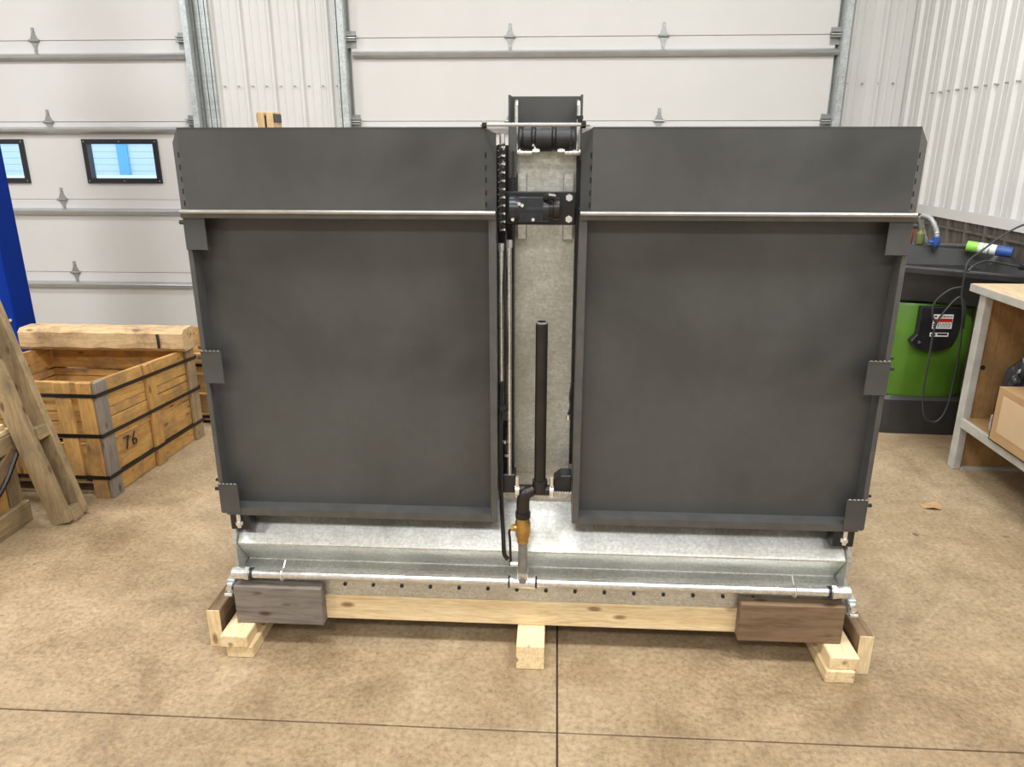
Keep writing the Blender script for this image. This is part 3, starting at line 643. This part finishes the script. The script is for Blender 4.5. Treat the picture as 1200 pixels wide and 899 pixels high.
rt = rough_timber('rough_timber', (-2.90, 3.82, .598), (-1.985, 3.82, .598), .14, .122, 'rough_x', 'thick rough pale timber lying across the back of banded crate', 'lumber')
MB().tube([(-2.12, 3.748, .56), (-2.118, 3.746, .60), (-2.122, 3.75, .635)], .008, 6).build('bark_streak', 'ink', rt)

# second crate behind, mostly hidden by the machine
cl2 = [(0.05, .07, 'crate_z'), (0.95, .07, 'crate_z')]
c2 = crate('wooden_crate', [(-1.955, 4.08), (-1.955, 4.75), (-2.75, 4.75), (-2.75, 4.08)], .44, .44, [(.15, .42), (.44, .70), (.72, 1.0)], [cl2] * 4,
           'small wooden crate peeking out between banded crate and machine', ('crate', ), (.12, .85), .0)
for x in (-2.7, -2.02): box('skid', 'old_y', (x, x + .06, 4.09, 4.74, 0, .066), c2)
MB().box(-1.95, -1.93, 4.10, 4.22, .36, .43).tube([(-1.935, 4.12, .44), (-1.935, 4.20, .47)], .012, 8).build('latch', 'black', c2)

# small crate at the left edge
sc_ = empty('wooden_crate', (-2.62, 2.66, 0), 'brown slatted crate behind the leaning frame, cut by the left photo edge', 'crate')
X1c, Y0c, Y1c = -2.335, 2.42, 2.86
for k in range(5):
    y = Y0c + .01 + k * .087; box('slat', 'crate_z' if k % 2 else 'old_z', (X1c - .022, X1c - .004, y, y + .078, .05, .40), sc_, 0.003)
for k in range(6):
    x = X1c - .09 - k * .09; box('slat', 'old_z', (x, x + .08, Y0c + .002, Y0c + .02, .05, .40), sc_, 0.003); box('slat', 'old_z', (x, x + .08, Y1c - .02, Y1c - .002, .05, .40), sc_, 0.003)
box('top_rail', 'old_y', (X1c - .004, X1c + .020, Y0c, Y1c, .345, .42), sc_, 0.004)
box('bottom_rail', 'old_y', (X1c - .004, X1c + .020, Y0c, Y1c, .0, .10), sc_, 0.004)
MB().bar((X1c + .012, Y0c + .02, .105), (X1c + .012, Y1c - .02, .34), .06, .018, (1, 0, 0)).build('brace', 'brown_y', sc_, 0.003)
MB().tube(smoothpath([(X1c + .024, Y0c, .14), (X1c + .026, Y0c + .16, .16), (X1c + .026, Y0c + .30, .22), (X1c + .024, Y1c - .01, .34)]), .010, 6).build('strap', 'band', sc_)
for k in range(5):
    y = Y0c + .005 + k * .087; box('lid_board', 'pine_x', (X1c - .60, X1c + .006, y, y + .082, .42, .442), sc_, 0.003)
box('lid_board', 'pine_y', (X1c - .13, X1c - .005, Y0c, Y1c - .02, .442, .465), sc_, 0.003)

# narrow frame of two old boards leaning to the left
fr = empty('leaning_frame', (-2.16, 2.87, 0), 'narrow frame of two old boards leaning left against the brown crate', 'frame')
def rail(y, x0, lean, L): MB().bar((x0, y, .004), (x0 - lean * L, y, L), .088, .036, (0, 1, 0)).build('rail', 'old_z', fr, 0.003)
rail(2.832, -2.160, .232, 1.25); rail(2.925, -2.150, .216, 1.45)
for z, w in ((.025, .07), (.41, .055)):
    xx = -2.155 - .224 * z; MB().bar((xx, 2.845, z), (xx, 2.912, z), w, .09 if z < .1 else .10, (1, 0, .2)).build('rung', 'old_y', fr, 0.003)

# blue lift post
bp = empty('blue_post', (-3.72, 4.75, 0), 'tall blue painted steel post behind the crates', 'post')
box('column', 'blue', (-4.06, -3.555, 4.60, 4.80, .02, 3.2), bp, 0.012, seg=2)
box('base_plate', 'blue', (-4.16, -3.45, 4.50, 4.90, 0, .02), bp, 0.004)
for z in (.5, 1.365, 2.2): MB().tube([(-3.58, 4.592, z), (-3.58, 4.602, z)], .011, 6).build('bolt', 'clip', bp)

# boards standing behind the machine
pb = empty('wooden_post', (-1.127, 3.0, 0), 'pair of upright boards whose tops show behind the grey machine', 'lumber')
box('board', 'rough_z', (-1.158, -1.131, 2.98, 3.07, 0, 1.722), pb, 0.002); box('board', 'rough_z', (-1.122, -1.095, 2.98, 3.07, 0, 1.722), pb, 0.002)
box('board_gap_shade', 'band', (-1.131, -1.122, 2.99, 3.06, 1.0, 1.71), pb)  # dark strip painting the shade between the two boards
for x in (-1.161, -1.095): box('steel_clip', 'black', (x, x + .003, 2.985, 3.065, 1.685, 1.715), pb)

# ================================================================== RIGHT: PARTS WASHER, BENCH
wx, wy = 2.13, 4.40
pw = empty('parts_washer', (wx, wy, 0), 'green parts washer with black plastic sink beside the workbench', 'parts washer')
def rrect(cx, cy, w, d, r, ang, n=5):
    o = []
    for sx, sy, a0 in ((1, 1, 0), (-1, 1, 90), (-1, -1, 180), (1, -1, 270)):
        for i in range(n + 1):
            a = R(a0 + 90 * i / n); o.append(((sx * (w / 2 - r)) + r * math.cos(a), (sy * (d / 2 - r)) + r * math.sin(a)))
    ca, sa = math.cos(ang), math.sin(ang)
    return [(cx + x * ca - y * sa, cy + x * sa + y * ca) for x, y in o]
def loft(rings, name, mat, parent, cap0=True, cap1=True, smooth=True):
    mb = MB(); n = len(rings[0]); 
    for rg in rings: mb.v += [Vector(p) for p in rg]
    for i in range(len(rings) - 1):
        for j in range(n): mb.f.append([i * n + j, i * n + (j + 1) % n, (i + 1) * n + (j + 1) % n, (i + 1) * n + j])
    if cap0: mb.f.append(list(range(n))[::-1])
    if cap1: mb.f.append([(len(rings) - 1) * n + j for j in range(n)])
    return mb.build(name, mat, parent, smooth=smooth)
def ring(w, d, r, z, ang=-.04, cx=wx, cy=wy): return [(x, y, z) for x, y in rrect(cx, cy, w, d, r, ang)]
loft([ring(.54, .50, .10, 0), ring(.54, .50, .10, .205), ring(.50, .46, .10, .225)], 'drum_base', 'sink', pw)
loft([ring(.49, .46, .13, .222), ring(.505, .475, .14, .24), ring(.505, .475, .14, .75), ring(.49, .46, .13, .765)], 'drum', 'green', pw)
loft([ring(.47, .42, .10, .76), ring(.50, .46, .10, .80), ring(.56, .52, .10, .93)], 'sink_underside', 'black', pw)
sa = -.16; scx, scy = 2.195, 4.33; TW, TD = .80, .52
def sring(w, d, r, z, tilt=True):
    o = []
    for x, y in rrect(scx, scy, w, d, r, sa):
        lx = (x - scx) * math.cos(sa) + (y - scy) * math.sin(sa); ly = -(x - scx) * math.sin(sa) + (y - scy) * math.cos(sa)
        o.append((x, y, z + ((ly / TD) * .07 - lx / TW * .05 if tilt else 0)))
    return o
sk = loft([sring(.60, .40, .06, .80), sring(.72, .47, .06, .90), sring(TW - .02, TD - .02, .05, .955), sring(TW, TD, .055, .965), sring(TW, TD, .055, .99), sring(TW - .012, TD - .012, .05, .996),
           sring(TW - .05, TD - .05, .05, .996), sring(TW - .07, TD - .07, .05, .985), sring(.60, .36, .06, .89), sring(.55, .32, .05, .875)], 'sink', 'sink', pw, True, True)
# back splash ledge
def swp(lx, ly, z): return (scx + lx * math.cos(sa) - ly * math.sin(sa), scy + lx * math.sin(sa) + ly * math.cos(sa), z)
q = []
for z in (1.01, 1.04):
    for lx, ly in ((-.40, .245), (.31, .245), (.31, .33), (-.40, .33)): q.append(swp(lx, ly, z))
MB().hexa(q).build('back_ledge', 'sink', pw, 0.006)
for sx in (-1,): 
    q = []
    for z in (.80, 1.012):
        for lx, ly in ((-.39, .28), (.30, .28), (.30, .30), (-.39, .30)): q.append(swp(lx, ly, z))
    MB().hexa(q).build('splash_back', 'sink', pw)
# control panel
yf = wy - .2385
cp = MB().prism([(wx - .115, .755), (wx - .115, .60), (wx - .145, .56), (wx - .12, .525), (wx - .06, .505), (wx + .02, .505), (wx + .085, .535), (wx + .105, .59), (wx + .125, .755)], yf - .035, yf + .012, 'y').build('control_panel', 'black', pw, 0.004)
fy = yf - .0352
lb = box('label_plate', 'white', (wx - .045, wx + .06, fy - .0014, fy, .635, .715), cp); lb['label'] = 'white and red printed warning label'
MB().box(wx - .02, wx + .058, fy - .0022, fy - .001, .672, .692).box(wx - .043, wx - .025, fy - .0022, fy - .001, .672, .690).build('red_print', 'red', lb)
pr = MB()
for z in (.704, .699, .664, .657, .650, .643):
    x = wx - .018
    while x < wx + .05:
        w = random.uniform(.006, .014); pr.box(x, x + w, fy - .0024, fy - .0012, z, z + .0032); x += w + .004
for z in (.642, .655, .700): pr.box(wx - .042, wx - .028, fy - .0024, fy - .0012, z, z + .009)
pr.build('small_print', 'ink', lb)
MB().box(wx - .05, wx + .05, fy - .0014, fy, .590, .612).build('switch_plate', 'white', cp)
MB().box(wx - .044, wx - .02, fy - .003, fy - .001, .5945, .6075).box(wx - .01, wx + .044, fy - .003, fy - .001, .5985, .6085).build('switch', 'black', cp)
MB().tube([(wx - .10, fy - .004, .557), (wx - .10, fy + .002, .557)], .007, 8).build('indicator', 'clip', cp)
# flexible wash nozzle
fp = smoothpath([swp(-0.02, .312, 1.04), swp(-0.06, .312, 1.14), swp(-0.075, .285, 1.20), swp(-0.040, .23, 1.19), swp(-0.005, .21, 1.12), swp(0.000, .205, 1.085)], 5)
fx = MB(); fx.tube(fp, [.016 if i % 2 else .0125 for i in range(len(fp))], 10); fx = fx.build('flex_hose', 'flex', pw, smooth=True)
nz = MB().tube([swp(0.000, .205, 1.09), swp(0.000, .203, 1.05), swp(0.000, .202, 1.035)], [.020, .022, .014], 10).tube([swp(-0.040, .203, 1.06), swp(0.000, .203, 1.06)], .010, 8).build('nozzle', 'bluetip', pw, smooth=True)
MB().tube([swp(0.000, .202, 1.036), swp(0.000, .201, 1.015)], .013, 10).build('nozzle_tip', 'rubber', nz)
# bottles on the ledge
def bottle(lx, ly, r, h, mat, capm, label, trig):
    b0 = swp(lx, ly, 1.0405); b = empty('spray_bottle' if trig else 'bottle', b0, label, 'bottle')
    def P(dx, z): return (b0[0] + dx, b0[1], b0[2] + z)
    MB().tube([P(0, 0), P(0, .004), P(0, h * .6), P(0, h * .75), P(0, h * .85)], [r * .9, r, r, r * .5, r * .4], 14).build('body', mat, b, smooth=True)
    MB().tube([P(0, h * .84), P(0, h)], r * .5, 10).build('cap', capm, b, smooth=True)
    if trig:
        MB().box(b0[0] - .045, b0[0] + .02, b0[1] - .012, b0[1] + .012, b0[2] + h, b0[2] + h + .022).build('trigger_head', 'black', b, 0.003)
        MB().box(b0[0] - .030, b0[0] - .018, b0[1] - .006, b0[1] + .006, b0[2] + h - .04, b0[2] + h).build('trigger', 'white', b)
bottle(-.135, .275, .026, .125, 'red', 'black', 'red bottle with black spray head on the sink ledge next to machine', True)
bottle(-.072, .263, .024, .10, 'olive', 'olive', 'small olive bottle beside the red bottle on the sink ledge', False)
# tube of wipes lying across the right end of the sink
a = Vector(swp(.165, .20, 1.043)); e = Vector(swp(.37, .10, 1.022)); cn = empty('spray_can', (a + e) / 2, 'green white and blue can lying on the right of the black sink', 'can')
def seg(t0, t1, r, m, nm): return MB().tube([a.lerp(e, t0), a.lerp(e, t0 + .02), a.lerp(e, t1 - .02), a.lerp(e, t1)], [r * .93, r, r, r * .93], 14).build(nm, m, cn, smooth=True)
seg(0, .27, .030, 'limecan', 'cap'); seg(.25, .66, .030, 'white', 'label'); seg(.64, 1.0, .030, 'bluetip', 'body')
seg(.34, .40, .0304, 'limecan', 'print'); seg(.46, .54, .0303, 'flex', 'print')
# power cord
hc = empty('power_cord', (2.1, 3.98, 0.9), 'grey power cord looping down over the front of green washer', 'cord')
hp_ = [(2.55, 4.0, 1.20), (2.40, 3.98, 1.222), (2.28, 3.98, 1.16), (2.195, 3.98, 1.085), (2.125, 3.955, 1.035), (2.108, 3.94, .98), (2.112, 3.94, .86), (2.128, 3.93, .78), (2.145, 3.93, .62), (2.150, 3.93, .45), (2.140, 3.93, .24), (2.095, 3.93, .16), (2.030, 3.93, .19), (2.005, 3.94, .33), (2.010, 3.95, .50), (2.015, 3.96, .66), (2.03, 3.95, .74), (2.10, 3.945, .845), (2.14, 3.94, .80), (2.15, 3.935, .68)]
MB().tube(smoothpath(hp_, 8), .0052, 8).build('cord', 'cable', hc, smooth=True)
MB().tube(smoothpath([(2.112, 3.945, .90), (2.05, 3.945, .885), (1.99, 3.95, .82), (1.99, 3.955, .75), (2.02, 3.96, .70)], 8), .0050, 8).build('cord', 'cable', hc, smooth=True)
bc = empty('grounded_plug', (2.3, 3.95, 1.0), 'black plug with short cable lying at the sink front rim', 'plug')
MB().tube(smoothpath([(2.118, 3.935, .985), (2.16, 3.955, 1.013), (2.24, 3.99, 1.028), (2.36, 3.98, 1.008), (2.41, 3.98, 1.0)], 8), .0058, 8).build('cable', 'cable', bc, smooth=True)
MB().tube([(2.40, 3.98, 1.0), (2.46, 3.985, .998)], .016, 10).build('plug_body', 'rubber', bc, smooth=True)
MB().box(2.46, 2.485, 3.975, 3.979, .985, 1.012).box(2.46, 2.485, 3.99, 3.994, .985, 1.012).build('prongs', 'blackpipe', bc)

# workbench
wbn = empty('workbench', (2.32, 2.7, 0), 'plywood workbench with shelf and grey corner post along right wall', 'workbench')
BX, BY = 2.075, 3.655
box('bench_top', 'benchtop', (BX - .025, XR - .03, 1.2, BY + .10, .915, .953), wbn, 0.003)
box('edge_strip', 'postgrey', (BX - .029, BX - .025, 1.2, BY + .10, .916, .951), wbn)
box('corner_post', 'postgrey', (BX, BX + .040, BY - .0, BY + .055, 0, .915), wbn, 0.003)
box('corner_post', 'postgrey', (BX, BX + .040, 1.25, 1.34, 0, .915), wbn, 0.003)
ep = box('end_panel', 'ply_z', (BX + .041, XR - .05, BY + .02, BY + .038, 0.012, .915), wbn)
MB().tube([(BX + .062, BY + .017, .545), (BX + .062, BY + .021, .545)], .012, 10).build('bolt_hole', 'ink', ep)
box('floor_rail', 'postgrey', (BX + .041, XR - .05, BY - .012, BY + .02, 0, .012), wbn)
box('back_panel', 'ply_y', (XR - .06, XR - .045, 1.25, BY + .02, .02, .915), wbn)
box('shelf', 'ply_y', (BX + .012, XR - .06, 1.34, BY + .018, .262, .280), wbn)
box('shelf_edge', 'postgrey', (BX - .006, BX + .012, 1.34, BY - .001, .235, .283), wbn, 0.002)
# cardboard box
cbx = empty('cardboard_box', (2.24, 3.08, .281), 'brown cardboard box with pale front panel on the bench shelf', 'box')
b0 = (2.052, 2.44, 2.78, 3.375)
MB().box(b0[0], b0[1], b0[2], b0[2] + .006, .2835, .54).box(b0[0], b0[1], b0[3] - .006, b0[3], .2835, .54).box(b0[0], b0[0] + .006, b0[2], b0[3], .2835, .54).box(b0[1] - .006, b0[1], b0[2], b0[3], .2835, .54).box(b0[0], b0[1], b0[2], b0[3], .2835, .289).build('carton', 'card', cbx)
box('flap', 'card', (b0[0] + .001, b0[0] + .19, b0[2] + .002, b0[3] - .002, .538, .543), cbx); box('flap', 'card', (b0[0] + .194, b0[1] - .001, b0[2] + .002, b0[3] - .002, .538, .543), cbx)
pl = box('front_label', 'cardlight', (b0[0] - .0015, b0[0] + .001, b0[2] + .05, b0[3] - .05, .335, .51), cbx); pl['label'] = 'paler rectangular panel on the carton side'
# plastic bags behind the box
import bmesh
from mathutils import noise as mn
def lump(name, mat, c, r, label, cat, amp=.28, freq=9):
    bm = bmesh.new(); bmesh.ops.create_icosphere(bm, subdivisions=4, radius=1.0)
    for v_ in bm.verts:
        p = v_.co.copy(); g = 1 + amp * (mn.noise(p * 1.7 + Vector(c)) + .5 * abs(mn.noise(p * freq * .55 + Vector(c) * 3)) - .2)
        v_.co = Vector((p.x * r[0] * g, p.y * r[1] * g, max(p.z * r[2] * g, -r[2] * .8)))
    me = bpy.data.meshes.new(name); bm.to_mesh(me); bm.free(); me.materials.append(M[mat])
    o = bpy.data.objects.new(name, me); COL.objects.link(o); o.location = (c[0], c[1], c[2] + r[2] * .8); WL[o.name] = o.location.copy()
    return tag(o, label, cat)
lump('plastic_bag', 'bag', (2.225, 3.50, .281), (.080, .085, .19), 'crumpled black plastic bag on the shelf behind the cardboard box', 'bag')
lump('plastic_bag', 'bag', (2.42, 3.50, .281), (.075, .085, .23), 'taller dark plastic bag standing beside the crumpled black bag', 'bag')
lump('wipe_bundle', 'foil', (2.115, 3.45, .281), (.018, .035, .055), 'small crumpled silver wrapper beside the cardboard box', 'wrapper', .35)
# scrap of cardboard on the floor
mb = MB(); pts = [(-.045, -.02), (-.01, -.038), (.03, -.03), (.052, .0), (.03, .03), (-.02, .026), (-.05, .012)]
n0 = len(pts)
for z in (0.001, .004):
    for i, (x, y) in enumerate(pts): mb.v.append(Vector((1.765 + x, 3.215 + y, z + (.014 if i in (1, 4) else 0))))
mb.f.append(list(range(n0))[::-1]); mb.f.append([n0 + i for i in range(n0)])
for i in range(n0): mb.f.append([i, (i + 1) % n0, n0 + (i + 1) % n0, n0 + i])
tag(mb.build('scrap', 'card', None), 'small brown cardboard scrap lying on the bare floor near bench', 'scrap')
